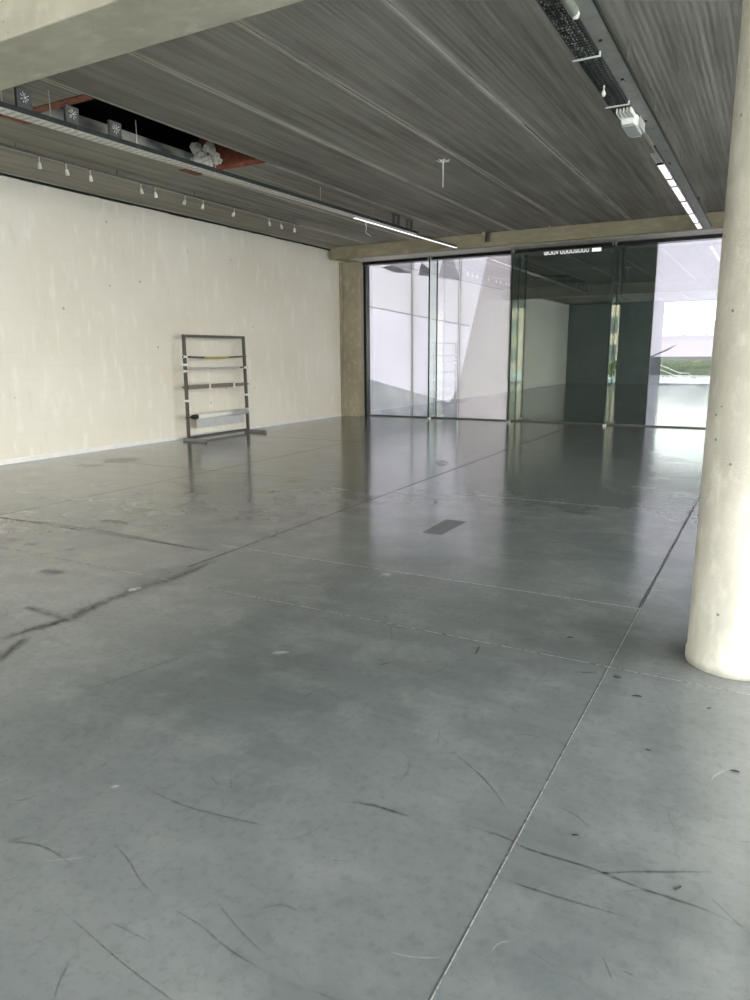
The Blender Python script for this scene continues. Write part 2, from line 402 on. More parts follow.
joint(-3.84, 3.9, -3.93, 16.6, .035, .55, 2, .0012); joint(-3.80, YB, -3.84, 2.0, .02, .5, 2, .0012)
joint(-9.9, 11.5, 2, 11.5, .025, .5, 2, .0012); joint(-6.9, 4.3, -6.9, 16, .025, .3, 2, .0012)
fl.poly([(-2.70,5.72,.0016),(-2.50,5.72,.0016),(-2.50,6.32,.0016),(-2.72,6.32,.0016)], 5, [(.5,.5)]*4)
rs = random.Random(3)
for i in range(150):                         # faint curved scuffs all over
    r = 1.0+rs.random()**1.6*9; a = rs.uniform(-.25, 1.15); x = -r*math.sin(a); y = r*math.cos(a)
    if x < XL+.4 or y > 16: continue
    d = rs.uniform(0, PI); l = rs.uniform(.03, .22)*(1+r*.12); k = rs.uniform(-.3, .3)
    pts = [(x+math.cos(d+k*t)*l*t/3, y+math.sin(d+k*t)*l*t/3) for t in range(4)]
    ribbon(fl, pts, rs.uniform(.004, .009)*(1+r*.1), rs.uniform(.12, .4), 3 if rs.random() < .75 else 4, .0007+.0000015*i)
fo = fl.build('floor', [M['floor'], M['joint_light'], M['joint_dark'], M['scuff'], M['scuff_pale'], M['patch']])
tag(fo, kind='structure')

# ------------------------------------------------------------------ ceiling of precast panels, one length missing
SX0, SX1, SY0, SY1 = -7.68, -6.47, 5.50, 8.56
c = MB()
for (a, b, d, e) in ((XL,SX0,YB-.3,YF+.1),(SX1,XR+.3,YB-.3,YF+.1),(SX0,SX1,YB-.3,SY0),(SX0,SX1,SY1,YF+.1)):
    c.box(a, b, d, e, HC, HC+.24)
tag(c.build('ceiling', M['ceiling']), kind='structure')
c = MB(); c.box(XL-.3, XR+.3, YB-.5, YF+.35, 5.0, 5.15)  # unseen slab added over the room to block daylight
tag(c.build('light_block_slab', M['void']), kind='structure')
c = MB(); c.box(SX0, SX1, SY0, SY1, 4.9, 4.94); tag(c.build('void_shade_sheet', M['void']), kind='structure')  # black sheet above the slot, the dark of the void put into its colour

# ------------------------------------------------------------------ walls
w = MB(); w.box(XL-.25, XL, YB-.3, YF+.2, -.05, HC-.035); w.box(XL-.25, XL-.02, YB-.3, YF+.2, HC-.035, 5.0)
tag(w.build('wall_left', M['wall']), kind='structure')
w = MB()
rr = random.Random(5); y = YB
while y < YF-.6:                              # ragged black strips, shade of the wall-to-ceiling gap put into their colour
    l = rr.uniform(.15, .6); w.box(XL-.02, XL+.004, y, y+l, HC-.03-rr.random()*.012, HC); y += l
tag(w.build('gap_shade_strip', M['rubber']), kind='structure')
w = MB(); w.box(XL, XL+.014, YB, YF-.4, 0, .075)
tag(w.build('baseboard_left', M['white_base'], bevel=.004), kind='structure')
w = MB(); w.box(XL, -5.3, YB-.3, YB, -.05, 5.0); w.box(-5.3, XR, YB-.3, YB, HC-.02, 5.0)
tag(w.build('wall_back', M['dark_wall']), kind='structure')
w = MB(); w.box(XR, XR+.25, 9.5, YF+.2, -.05, 5.0); w.box(XR, XR+.25, YB-.3, 9.5, HC-.1, 5.0)
tag(w.build('wall_right', M['wall']), kind='structure')
w = MB(); w.box(XL-.25, XR+.25, YF+.0, YF+.2, HC-.22, 5.0)
tag(w.build('wall_front', M['beam']), kind='structure')

# shopfront behind the camera and along the right side
def glazing(n, horiz, a, b, at, steps, z1):
    root = bpy.data.objects.new('window_%d' % n, None); COL.objects.link(root); tag(root, kind='structure')
    root.location = ((a+b)/2, at, 0) if horiz else (at, (a+b)/2, 0)
    f = MB(); g = MB()
    def bx(m, u0, u1, v0, v1, z0, z1_):
        if horiz: m.box(u0, u1, v0, v1, z0, z1_)
        else: m.box(v0, v1, u0, u1, z0, z1_)
    for i in range(steps+1):
        u = a+(b-a)*i/steps; bx(f, u-.03, u+.03, at-.05, at+.05, 0, z1)
    bx(f, a, b, at-.05, at+.05, 0, .07); bx(f, a, b, at-.05, at+.05, z1-.06, z1)
    bx(g, a+.02, b-.02, at-.006, at+.006, .06, z1-.05)
    f.build('window_frame', M['black'], root); g.build('glass', M['window_glass'], root)
glazing(6, True, -5.3, XR, YB-.12, 4, HC-.02)
glazing(7, False, YB, 9.5, XR+.1, 6, HC-.1)

# ------------------------------------------------------------------ beams, pier, column
b = MB(); b.box(XL, XR, 3.66, 4.27, 3.85, HC)
o = b.build('concrete_beam', M['beam'], bevel=.012, origin=(0,3.96,3.85))
tag(o, 'deep grey concrete beam crossing the ceiling nearest the viewer at top left', 'beam')
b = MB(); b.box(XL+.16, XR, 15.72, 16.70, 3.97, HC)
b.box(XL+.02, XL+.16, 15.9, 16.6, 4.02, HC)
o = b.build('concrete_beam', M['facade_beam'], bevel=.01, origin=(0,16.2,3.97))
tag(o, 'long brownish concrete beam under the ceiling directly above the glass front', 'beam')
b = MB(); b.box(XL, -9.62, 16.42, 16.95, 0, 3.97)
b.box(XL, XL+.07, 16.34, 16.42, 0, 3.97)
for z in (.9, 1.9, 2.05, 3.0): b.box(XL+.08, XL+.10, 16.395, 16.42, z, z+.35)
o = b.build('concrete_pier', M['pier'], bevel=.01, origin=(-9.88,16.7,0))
tag(o, 'square concrete pier in the far left corner between white wall and glass front', 'pier')
cx, cy, cr = -.06, 3.96, .22
t = thing('round_column', (cx,cy,0), 'thick round pale concrete column standing at the right edge', 'column')
b = MB(); b.lathe([(cr+.006,0),(cr+.006,.055),(cr,.062),(cr,2.36),(cr-.0035,2.364),(cr,2.368),(cr,HC)], (cx,cy,0), 72)
b.build('shaft', M['column'], t)

# ------------------------------------------------------------------ glass front
f = MB(); f.box(-9.62, XR, 16.66, 16.9, HG-.04, 4.02)
tag(f.build('trim_2', M['black']), kind='structure')
f = MB(); f.box(-9.55, XR, 15.90, 16.45, 3.958, 3.968)
tag(f.build('pale_underside_strip', M['pale_buff']), kind='structure')  # pale strip added below the far beam to make its underside lighter
f = MB(); f.box(-9.62, -9.55, 16.70, 16.9, 0, HG)
tag(f.build('trim_3', M['black']), kind='structure')
for i in range(len(FX)-1):
    a, b_ = FX[i], FX[i+1]
    root = bpy.data.objects.new('window_%d' % (i+1 if i < 5 else i+3), None); COL.objects.link(root); root.location = ((a+b_)/2, YF, 0)
    tag(root, kind='structure')
    g = MB(); g.box(a+.012, b_-.012, YF, YF+.02, .02, HG+.02); g.build('glass', M['facade_glass'], root)
    g = MB(); g.box(a+.01, b_-.01, YF-.012, YF+.03, 0, .03); g.build('sill', M['tube_grey'], root)
    g = MB()
    for u in (a+.004, b_-.012): g.box(u, u+.012, YF-.004, YF+.024, .02, HG+.02)
    g.build('edge_seal', M['rubber'], root)
def fin(x, d, label):
    t = thing('glass_fin', (x, YF-d/2, 0), label, 'glass fin', 'glass fins bracing the glass front')
    g = MB(); g.box(x-.010, x+.010, YF-d, YF-.006, .05, 3.93); g.build('glass_blade', M['fin_glass'], t)
    g = MB(); g.box(x-.018, x+.018, YF-d-.010, YF-d+.004, .05, 3.93); g.build('polished_edge', M['rubber'], t)
    g = MB(); g.box(x-.03, x+.03, YF-d-.01, YF-d+.09, 0, .06); g.build('floor_clamp', M['steel'], t, bevel=.004)
    g = MB(); g.box(x-.045, x-.012, YF-d-.02, YF-d+.08, 3.86, 3.97); g.box(x+.012, x+.045, YF-d-.02, YF-d+.08, 3.86, 3.97)
    g.tube([(x-.06, YF-d+.03, 3.91), (x+.06, YF-d+.03, 3.91)], .012, 10)
    g.build('head_clamp', M['chrome'], t, bevel=.004)
fin(FX[1], .45, 'tall glass fin in front of the pale printed panels, leftmost of the fins')
fin(FX[2], .5, 'tall glass fin at the boundary between pale printed panel and dark pane')
fin(FX[3], .5, 'tall glass fin between the two dark mirror-like panes')

# ------------------------------------------------------------------ printed hoarding standing just outside the glass
YP = 17.0
LN = dict(A=((-9.68,3.85),(-7.055,3.384)), B=((-9.69,2.891),(-6.831,2.315)), C=((-9.709,.987),(-7.278,.399)),
          D=((-7.035,.796),(-6.32,3.923)), D0=((-7.278,.399),(-7.035,.796)))
def side(l, x, z):
    (x0,z0),(x1,z1) = l; return (x1-x0)*(z-z0)-(z1-z0)*(x-x0)
def tri(p, *q):
    s = [ (q[(i+1)%len(q)][0]-q[i][0])*(p[1]-q[i][1])-(q[(i+1)%len(q)][1]-q[i][1])*(p[0]-q[i][0]) for i in range(len(q))]
    return all(k >= 0 for k in s) or all(k <= 0 for k in s)
W1 = ((-9.24,3.85),(-8.927,3.903),(-8.366,3.654),(-8.85,3.70))
W1b = ((-8.927,3.903),(-8.366,3.654),(-8.33,3.96))
W2 = ((-8.172,3.596),(-8.093,3.907),(-7.849,3.718),(-7.86,3.55))
W3 = ((-7.62,3.50),(-7.494,3.96),(-7.223,3.96),(-7.029,3.40))
E1 = ((-2.47,1.50),(-2.47,1.53),(-1.90,1.80),(-2.1,1.66))
def art(x, z):
    """0 white body, 1 upper pale, 2 right grey-mauve face, 3 grey ground, 4 dark wedge, 5 mid wedge, 6 thin dark line"""
    if x > -2.46:
        if tri((x,z), *E1): return 4
        if z < 1.53: return 4 if z > 1.13 else 3
        return 0
    if side(LN['D'], x, z) < 0 and x > -7.04: return 2
    if x > -7.278 and z < .8 and side(LN['D0'], x, z) < 0: return 3
    if side(LN['C'], x, z) < 0 : return 3 if x < -7.03 else 2
    if side(LN['A'], x, z) > 0:
        if tri((x,z), *W1): return 4
        if tri((x,z), *W2): return 4
        if tri((x,z), *W1b) or tri((x,z), *W3): return 5
        return 1
    if abs(side(LN['B'], x, z))/2.9 < .014 and x < -6.75: return 6
    if side(LN['B'], x, z) > 0: return 1
    return 0
def gmask(t):   # mottled ground
    return t.ramp(t.noise(1.3, 4, .6), [(.4, 0.0), (.65, 1.0)])
PM = [m_print('print_white_body', (.84,.81,.89)), m_print('print_upper_pale', (.78,.745,.80)),
      m_print('print_mauve_face', (.50,.455,.475), .09), m_print('print_grey_ground', (.27,.28,.31), .12, .5, (.48,.49,.52), gmask),
      m_print('print_dark_wedge', (.13,.13,.145), .3), m_print('print_mid_wedge', (.38,.36,.39), .12), m_print('print_thin_line', (.25,.24,.27), .1)]
def sheet(x0, x1, z0, z1):
    bm = bmesh.new()
    vs = [bm.verts.new((x, YP, z)) for x, z in ((x0,z0),(x1,z0),(x1,z1),(x0,z1))]; bm.faces.new(vs)
    cuts = [LN[k] for k in LN]
    for T in (W1, W1b, W2, W3, E1): cuts += [(T[i], T[(i+1) % len(T)]) for i in range(len(T))]
    (bx0,bz0),(bx1,bz1) = LN['B']; cuts += [((bx0,bz0+.014),(bx1,bz1+.014)), ((bx0,bz0-.014),(bx1,bz1-.014)), ((-9,1.53),(0,1.53)), ((-9,1.13),(0,1.13)),
        ((-7.04,0),(-7.04,4)), ((-7.278,0),(-7.278,4)), ((-6.75,0),(-6.75,4)), ((-9,.8),(0,.8))]
    for (a, b), (c_, d) in cuts:
        n = Vector((-(d-b), 0, c_-a))
        bmesh.ops.bisect_plane(bm, geom=bm.verts[:]+bm.edges[:]+bm.faces[:], plane_co=(a, YP, b), plane_no=n.normalized())
    for f_ in bm.faces:
        q = f_.calc_center_median(); f_.material_index = art(q.x, q.z)
    me = bpy.data.meshes.new('printed_sheet'); bm.to_mesh(me); bm.free()
    for m in PM: me.materials.append(m)
    return me
def hoarding(x0, x1, label, group=None):
    t = thing('printed_panel', ((x0+x1)/2, YP, 0), label, 'printed panel', group)
    ob = bpy.data.objects.new('printed_sheet', sheet(x0+.012, x1-.012, -.02, 4.02)); COL.objects.link(ob)
    ob.parent = t; ob.location = -Vector(t.location)
    for xx in (x0+.004, x1-.004):
        p = MB(); p.box(xx-.007, xx+.007, YP-.012, YP+.05, -.02, 4.02); p.build('frame_post', M['black'], t)
hoarding(-9.69, -8.36, 'pale printed panel behind the glass next to the concrete pier, dark wedge at its top', 'printed panels')
hoarding(-8.33, -7.045, 'pale printed panel behind the leftmost glass fin, carrying the bottom tip of the white shape', 'printed panels')
hoarding(-7.015, -5.72, 'pale printed panel with steep diagonal edge and mauve-grey face, left of the dark pane', 'printed panels')
hoarding(-2.46, 1.3, 'pale printed panel beside the round column, with greenery mirrored over it', 'printed panels')
t = MB(); t.box(-5.712, -2.458, YP, YP+.05, -.02, 4.02)
o = t.build('dark_panel', simple('dark_green_panel', (.045,.062,.054), .6, 0, .2, 1.5), origin=(-4.1,YP,0))
tag(o, 'wide dark green-black panel behind the two mirror-like panes', 'panel')
t = MB(); t.box(1.3, XR, YP, YP+.1, -.02, 4.02)  # unseen solid wall added behind the right-hand glass to seal out daylight
tag(t.build('daylight_block_wall', M['beam']), kind='structure')

tglow = NT('glowing_letters'); LETTER_GLOW = tglow.done(tglow.bsdf((.9,.9,.88), .4, emit=(1,1,.97), estr=.3))  # emission added to brighten the white letters, no lamp behind them
# white lettering at the head of the dark pane, its upper half hidden by the frame
def text_mesh(s, size, ext, name, mat, loc, rot, width=None):
    cu = bpy.data.curves.new(name, 'FONT'); cu.body = s; cu.size = size; cu.extrude = ext; cu.align_x = 'LEFT'
    tmp = bpy.data.objects.new('tmp', cu); COL.objects.link(tmp); bpy.context.view_layer.update()
    me = bpy.data.meshes.new_from_object(tmp.evaluated_get(bpy.context.evaluated_depsgraph_get()))
    bpy.data.objects.remove(tmp); me.name = name
    xs = [v.co.x for v in me.vertices]; x0, x1 = min(xs), max(xs)
    k = width/(x1-x0) if width else 1
    for v in me.vertices: v.co.x = (v.co.x-x0)*k
    me.materials.clear(); me.materials.append(mat)
    ob = bpy.data.objects.new(name, me); COL.objects.link(ob); ob.location = loc; ob.rotation_euler = rot
    return ob
o = text_mesh('IBOUV UUUOSIUUU \u25A0'.replace('\u25A0', ''), .15, .002, 'window_lettering', LETTER_GLOW, (-4.87, YF-.004, 3.83), (PI/2,0,0), 1.0)
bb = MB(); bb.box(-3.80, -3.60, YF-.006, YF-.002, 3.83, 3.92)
blk = bb.build('end_block', LETTER_GLOW, o, origin=(-3.7,YF-.004,3.855)); blk.matrix_parent_inverse = Matrix.Identity(4)
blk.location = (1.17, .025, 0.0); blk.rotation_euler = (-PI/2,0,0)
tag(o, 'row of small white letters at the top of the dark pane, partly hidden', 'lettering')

# ------------------------------------------------------------------ missing ceiling panel: steel trimmers and broken plaster
b = MB(); b.box(SX0+.02, SX1-.01, SY0+.0, SY0+.012, HC+.0, HC+.13); b.box(SX0+.02, SX1-.01, SY0, SY0+.13, HC-.012, HC)
b.box(SX0-.12, SX0+.05, SY0-.05, SY0+.30, HC-.018, HC-.006)
o = b.build('steel_angle', M['rust'], origin=((SX0+SX1)/2,SY0,HC)); tag(o, 'rust-red steel angle across the near end of the ceiling slot', 'steel beam')
b = MB(); b.box(SX0, SX1, SY1-.02, SY1, HC, 4.75); b.box(SX0-.10, SX0+.02, SY1-.35, SY1, HC-.018, HC-.006)
for z in (HC+.05, HC+.2): b.box(SX0, SX1, SY1-.09, SY1-.02, z, z+.012)
o = b.build('steel_plate', M['rust'], origin=((SX0+SX1)/2,SY1,HC)); tag(o, 'red oxide steel end plate at the far end of the ceiling slot', 'steel plate')
def lump(name, c0, size, n, mat, label, cat, seed):
    r = random.Random(seed); bm = bmesh.new()
    for i in range(n):
        m = Matrix.Translation(Vector((r.uniform(-1,1)*size[0], r.uniform(-1,1)*size[1], r.uniform(-1,1)*size[2])))
        g = bmesh.ops.create_icosphere(bm, subdivisions=2, radius=r.uniform(.035,.085), matrix=m)
        for v in g['verts']: v.co += Vector((r.uniform(-1,1), r.uniform(-1,1), r.uniform(-1,1)))*.022
    me = bpy.data.meshes.new(name); bm.to_mesh(me); bm.free(); me.materials.append(mat)
    o = bpy.data.objects.new(name, me); COL.objects.link(o); o.location = c0; tag(o, label, cat); return o
lump('plaster_rubble', (-7.36, 8.34, 4.42), (.20,.08,.13), 18, M['plaster'], 'crumbled grey plaster hanging at the far end of the ceiling slot', 'rubble', 4)

# ------------------------------------------------------------------ cable trays, rails and lamps on the ceiling
def rod(x, y, z0, label, z1=HC, r=.005):
    m = MB(); m.tube([(x,y,z0),(x,y,z1)], r, 8); m.lathe([(.014,-.006),(.014,.006)], (x,y,z0+.004), 8)
    return m
# left: perforated tray on rods
t = thing('cable_tray', (-6.68, 8, 3.92), 'long perforated steel cable tray hanging below the ceiling slot on the left', 'cable tray')
m = MB(); ty0, ty1 = 3.0, 13.6; x0, x1, z0 = -6.78, -6.60, 3.925
m.box(x0, x1, ty0, ty1, z0, z0+.004)
m.build('tray_base', M['tray_pale'], t)
m = MB(); m.box(x1-.003, x1, ty0, ty1, z0, z0+.055); m.box(x0, x0+.003, ty0, ty1, z0, z0+.045)
y = ty0
while y < ty1: m.box(x1-.001, x1+.003, y, y+.05, z0+.012, z0+.05); y += .10
m.build('side_flange', M['black_cable'], t)
m = MB(); y = ty0
while y < 10.0: m.box(x0+.02, x1-.02, y, y+.035, z0-.002, z0+.001); y += .09
m.build('slot_row', M['steel'], t)
for k, y in enumerate((4.72, 5.25, 6.38, 7.70, 10.18, 11.9)):
    mm = rod(-6.66, y, z0, ''); mm.build('hanger_rod', M['steel'], t)
m = MB(); m.tube([(-6.70,3.1,z0+.012),(-6.69,7,z0+.014),(-6.70,11,z0+.012),(-6.68,13.5,z0+.012)], .012, 6); m.build('cable', M['black_cable'], t)
# batten light continuing the tray
def batten(x, y0, y1, z, label, wd=.055, group=None, dm=None):
    t = thing('strip_light', (x, (y0+y1)/2, z), label, 'light', group)
    m = MB(); m.box(x-wd*.6, x+wd*.6, y0, y1, z+.015, z+.06); m.build('housing', M['box_grey'], t)
    m = MB(); m.box(x-wd, x+wd, y0+.01, y1-.01, z, z+.014); m.build('diffuser', dm or DIFF, t)
    return t
tl = NT('lit_diffuser'); DIFF = tl.done(tl.bsdf((.85,.86,.86), .3, emit=(1,.98,.96), estr=.3))
t.location.z = 3.945; t.rotation_euler = (.0085, 0, -.006)
t = batten(-6.68, 11.2, 15.68, 3.99, 'thin white strip light hanging under the left cable tray near the glass front', .024)
t.rotation_euler = (.0085, 0, -.012); t.location = (-6.635, 13.5, 3.965)
def star_box(y, label, x=-6.615, s=.082):
    t = thing('junction_box', (x, y, 4.06), label, 'junction box', 'grey boxes on the left cable tray')
    m = MB(); m.box(x-.04, x, y-s, y+s, 3.978, 4.15); m.build('box_body', M['box_grey'], t, bevel=.006)
    m = MB()
    rr_ = random.Random(int(y*10))
    for k in range(9):
        a = 2*PI*k/9+rr_.uniform(-.2,.2); l0, l1 = .018, rr_.uniform(.038,.058)
        c0 = Vector((x+.003, y, 4.075)); u = Vector((0, math.cos(a), math.sin(a))); v = Vector((0,-math.sin(a),math.cos(a)))
        m.poly([c0+u*l0-v*.002, c0+u*l1-v*.004, c0+u*l1+v*.004, c0+u*l0+v*.002])
    m.lathe([(.008,0),(.012,.006),(.004,.012)], (x+.001,y,4.075), 8, axis='x')
    m.build('star_splash', M['white_plastic'], t)
star_box(4.92, 'grey box with a white star-shaped mark on the cable tray, nearest the big beam')
star_box(5.47, 'grey box with a white star-shaped mark below the near end of the ceiling slot')
star_box(6.03, 'grey box with a white star-shaped mark, farthest right of the three over the tray')
for y, lb in ((12.72, 'small dark square bracket above the left tray, left one of the pair'), (13.3, 'small dark square bracket above the left tray, right one of the pair')):
    m = MB(); m.box(-6.62,-6.58,y-.12,y+.12,4.05,4.07); m.box(-6.62,-6.58,y-.12,y-.07,4.07,4.23); m.box(-6.62,-6.58,y+.07,y+.12,4.07,4.23); m.box(-6.62,-6.58,y-.12,y+.12,4.21,4.23)
    tag(m.build('tray_bracket', M['box_grey'], origin=(-6.62,y,4.0)), lb, 'bracket', 'brackets on the left tray')
m = MB(); m.tube([(-6.72,11.75,3.96),(-6.70,11.76,3.88),(-6.73,11.78,3.79),(-6.66,11.85,3.73)], .006, 6)
tag(m.build('loose_wire', M['white_plastic'], origin=(-6.72,11.75,3.93)), 'short loose white wire dangling from the left cable tray', 'wire')

# track with hanging spots over the white wall
RX, RZ = -8.60, 4.165
t = thing('lighting_track', (RX, 8, RZ), 'thin dark lighting track fixed to the ceiling beside the white wall', 'lighting track')
m = MB(); m.box(RX-.018, RX+.018, 4.2, 12.35, RZ, RZ+.03); m.build('rail', M['box_grey'], t)
for y in (4.6, 6.2, 7.8, 9.4, 11.0, 12.2):
    m = MB(); m.box(RX-.006, RX+.006, y-.006, y+.006, RZ+.03, HC); m.build('rail_hanger', M['box_grey'], t)
spots = [(6.525,0),(6.932,.2),(7.322,.1),(8.244,.2),(8.526,.15),(9.172,-.5),(9.592,-.4),(10.381,-.6),(11.386,.2),(11.764,.3),(12.20,.1)]
SL = ['with a round flat base, first from the left', 'second from the left', 'third from the left, before the wide gap', 'fourth from the left, after the wide gap',
      'fifth from the left, close beside the fourth', 'sixth from the left, tilted sideways', 'seventh from the left, tilted sideways', 'eighth from the left, strongly tilted', 'ninth from the left',
      'tenth from the left, second from the far end', 'last one at the far end of the track']
def make_spot():
    t = thing('track_spotlight', (0,0,0), 'x', 'spotlight', 'spotlights on the ceiling track')
    m = MB(); m.tube([(0,0,.0),(0,0,-.085)], .005, 8); m.build('stem', M['white_plastic'], t)
    m = MB(); m.lathe([(.006,-.075),(.018,-.085),(.022,-.11),(.026,-.15),(.024,-.155),(.012,-.150)], (0,0,0), 14); m.build('lamp_head', M['white_plastic'], t)
    m = MB(); m.box(-.012,.012,-.02,.02,-.008,.0); m.build('track_adapter', M['tube_grey'], t)
    return t
sp0 = make_spot()
for i, (y, a) in enumerate(spots):
    s = sp0 if i == 0 else copy_tree(sp0)
    s.location = (RX, y, RZ); s['label'] = 'small white spotlight hanging from the track, ' + SL[i]
    for ch in s.children:
        if 'lamp_head' in ch.name and a:
            ch.rotation_euler = (a, 0, 0); ch.location = Vector((0,0,-.08)) - Matrix.Rotation(a, 3, 'X') @ Vector((0,0,-.08))

# right: grey trunking with dark cable bundle
t = thing('cable_trunking', (-1.375, 9, 3.96), 'long flat grey metal trunking running to the glass front on the right', 'trunking')
m = MB(); m.box(-1.455, -1.315, 3.2, 15.6, 3.955, 4.0); m.build('channel', M['steel_dull'], t, bevel=.003)
m = MB(); m.box(-1.315, -1.305, 3.2, 15.6, 3.953, 3.99); m.build('lip', M['rubber'], t)
for y in (4.9, 7.05, 8.6, 9.6, 11.0, 12.7, 14.3): rod(-1.375, y, 3.95, '').build('hanger_rod', M['steel_dull'], t)
for y in (6.1, 7.0, 8.3, 10.2): 
    m = MB(); m.lathe([(.014,-.010),(.014,0)], (-1.40,y,3.955), 8); m.build('bolt', M['black'], t)
t = thing('cable_tray', (-1.54, 6, 3.95), 'black cable-filled tray beside the grey trunking at top right', 'cable tray')
m = MB(); ya, yb = 3.2, 8.0
m.box(-1.64, -1.63, ya, yb, 3.94, 3.99); m.box(-1.47, -1.46, ya, yb, 3.94, 3.99)
y = ya
while y < yb: m.box(-1.63, -1.47, y, y+.012, 3.94, 3.944); y += .05
for x in (-1.595, -1.55, -1.505): m.box(x, x+.006, ya, yb, 3.938, 3.942)
mesh_m = m
rc = random.Random(9); 
for k in range(7):
    x = -1.615+.024*k; m = MB(); m.tube([(x+rc.uniform(-.008,.008), ya+j*(yb-ya)/12, 3.958+rc.uniform(0,.012)) for j in range(13)], .010, 6); m.build('cable', M['black_cable'], t)
m = mesh_m
for k in range(150): 
    x = rc.uniform(-1.625,-1.475); y = rc.uniform(4.6, 6.4); m.box(x, x+.004, y, y+.012, 3.934, 3.938, 1)
m.build('mesh_base', [M['black_cable'], M['steel']], t)

for y, lb in ((6.31, 'thin white metal bracket clipped under the black cable tray, nearer one'), (7.59, 'thin white metal bracket under the black cable tray, farther one by the floodlight')):
    m = MB(); m.box(-1.66,-1.44,y-.012,y+.012,3.918,3.926); m.box(-1.452,-1.44,y-.012,y+.012,3.926,3.99)
    tag(m.build('tray_clip', M['white_plastic'], origin=(-1.55,y,3.92)), lb, 'bracket', 'white brackets under the black tray')
m = MB(); m.tube([(-1.56,7.03,3.94),(-1.56,7.03,3.90)], .006, 8); m.lathe([(.012,-.05),(.018,-.03),(.010,0)], (-1.56,7.03,3.90), 12)
tag(m.build('small_sensor', M['white_plastic'], origin=(-1.56,7.03,3.94)), 'tiny white sensor hanging between the two white brackets', 'sensor')
t = thing('tube_light', (-1.42, 5.2, 3.9), 'pale grey-green tube at the top edge with a white end cap', 'light')
m = MB(); m.tube([(-1.445,4.2,3.925),(-1.445,5.46,3.925)], .035, 14); m.build('tube_body', simple('pale_green_tube', (.30,.33,.26), .4), t)
m = MB(); m.tube([(-1.445,5.46,3.925),(-1.445,5.52,3.925),(-1.445,5.56,3.925)], [.030,.028,.014], 14); m.build('end_cap', M['white_plastic'], t)
# floodlight
t = thing('floodlight', (-1.52, 8.2, 3.90), 'boxy white floodlight hanging at the end of the black cable tray', 'floodlight')
m = MB()
X0, X1, Y0, Y1 = -1.60, -1.43, 7.92, 8.52
pr = [(X0+.02,Y0),(X1-.02,Y0),(X1,Y0+.08),(X1,Y1-.10),(X1-.03,Y1),(X0+.03,Y1),(X0,Y1-.10),(X0,Y0+.08)]
n = len(pr); zt, zb = 3.935, 3.855
top = [(a,b_,zt) for a,b_ in pr]; cxm, cym = -1.515, 8.22
bot = [(cxm+(a-cxm)*.82, cym+(b_-cym)*.86, zb) for a,b_ in pr]
m.poly(top); m.poly(bot[::-1])
for i in range(n): m.poly([top[i], top[(i+1)%n], bot[(i+1)%n], bot[i]])
m.build('lamp_body', M['white_plastic'], t, bevel=.006)
m = MB(); m.box(-1.575,-1.455,8.02,8.42,3.848,3.856); m.build('lens', M['roll_glass'], t)
m = MB()
for k in range(5): m.box(-1.59+.032*k, -1.576+.032*k, 7.74, 7.94, 3.90, 3.945)
m.build('cooling_fin', M['white_plastic'], t)
m = MB(); m.box(-1.43,-1.422,8.1,8.40,3.86,3.96); m.box(-1.47,-1.422,8.24,8.26,3.95,3.975); m.build('mounting_yoke', M['steel'], t)
# strip light of six lengths
t = thing('strip_light', (-1.49, 12.5, 3.94), 'long white strip light with dark cross bars in line with the floodlight', 'light')
m = MB(); m.box(-1.46,-1.445,9.3,15.5,3.94,4.0); m.build('housing', M['black'], t)
segs = [(9.55,10.05),(10.08,10.95),(10.98,11.45),(11.48,12.6),(12.63,13.75),(13.78,14.75),(14.78,15.45)]
for a, b_ in segs[1:]:
    m = MB(); m.box(-1.535,-1.46,a,b_,3.925,3.945); m.build('diffuser', DIFF, t)
for a, b_ in segs[1:]:
    m = MB(); m.box(-1.545,-1.45,a-.025,a-.005,3.915,3.95); m.build('cross_bar', M['black'], t)
m = MB()
for k in range(6): m.box(-1.535,-1.46,9.55+.09*k,9.56+.09*k,3.93,3.94)
m.box(-1.535,-1.529,9.55,10.05,3.93,3.94); m.box(-1.466,-1.46,9.55,10.05,3.93,3.94); m.build('open_grille', M['steel'], t)
m = MB(); m.tube([(-1.42,13.3,4.0),(-1.38,13.6,4.06),(-1.36,13.5,4.12),(-1.40,13.9,4.02),(-1.37,14.1,3.99)], .014, 8)
tag(m.build('loose_cable', M['black_cable'], origin=(-1.4,13.5,4.0)), 'small black cable loop lying on the grey trunking near its far end', 'cable')
# ceiling rose with dangling wire
t = thing('ceiling_rose', (-4.29, 9.69, HC), 'white splayed ceiling fixing with a straight white wire hanging, mid ceiling', 'ceiling fixing')
m = MB(); rr_ = random.Random(2)
m.lathe([(.02,-.03),(.03,-.02),(.035,0)], (-4.29,9.69,HC), 12)
for k in range(7):
    a = k*.9; m.tube([(-4.29,9.69,HC-.015),(-4.29+.05*math.cos(a),9.69+.05*math.sin(a),HC-.02),(-4.29+.10*math.cos(a),9.69+.10*math.sin(a),HC-.006)], [.012,.009,.004], 6)
m.build('fixing', M['white_plastic'], t)
m = MB(); m.tube([(-4.29,9.69,HC-.02),(-4.29,9.70,3.895)], [.011,.007], 8); m.build('wire', M['white_plastic'], t)
# sensor by the far beam
t = thing('ceiling_sensor', (-5.86,15.6,4.1), 'small grey cylinder fixed at the far beam above the middle of the glass', 'sensor')
m = MB(); m.lathe([(.05,0),(.055,.02),(.055,.20),(.03,.215)], (-5.80,15.55,4.03), 20); m.build('housing', M['tube_grey'], t)
m = MB(); m.box(-5.93,-5.80,15.54,15.56,4.19,HC); m.build('bracket', M['steel'], t)
m = MB(); m.lathe([(.015,0),(.03,.02),(.012,.05)], (-4.4,15.5,HC-.05), 10)
tag(m.build('ceiling_hook', M['steel'], origin=(-4.4,15.5,HC-.05)), 'tiny metal ceiling hook beside the far beam, above the dark pane', 'hook')

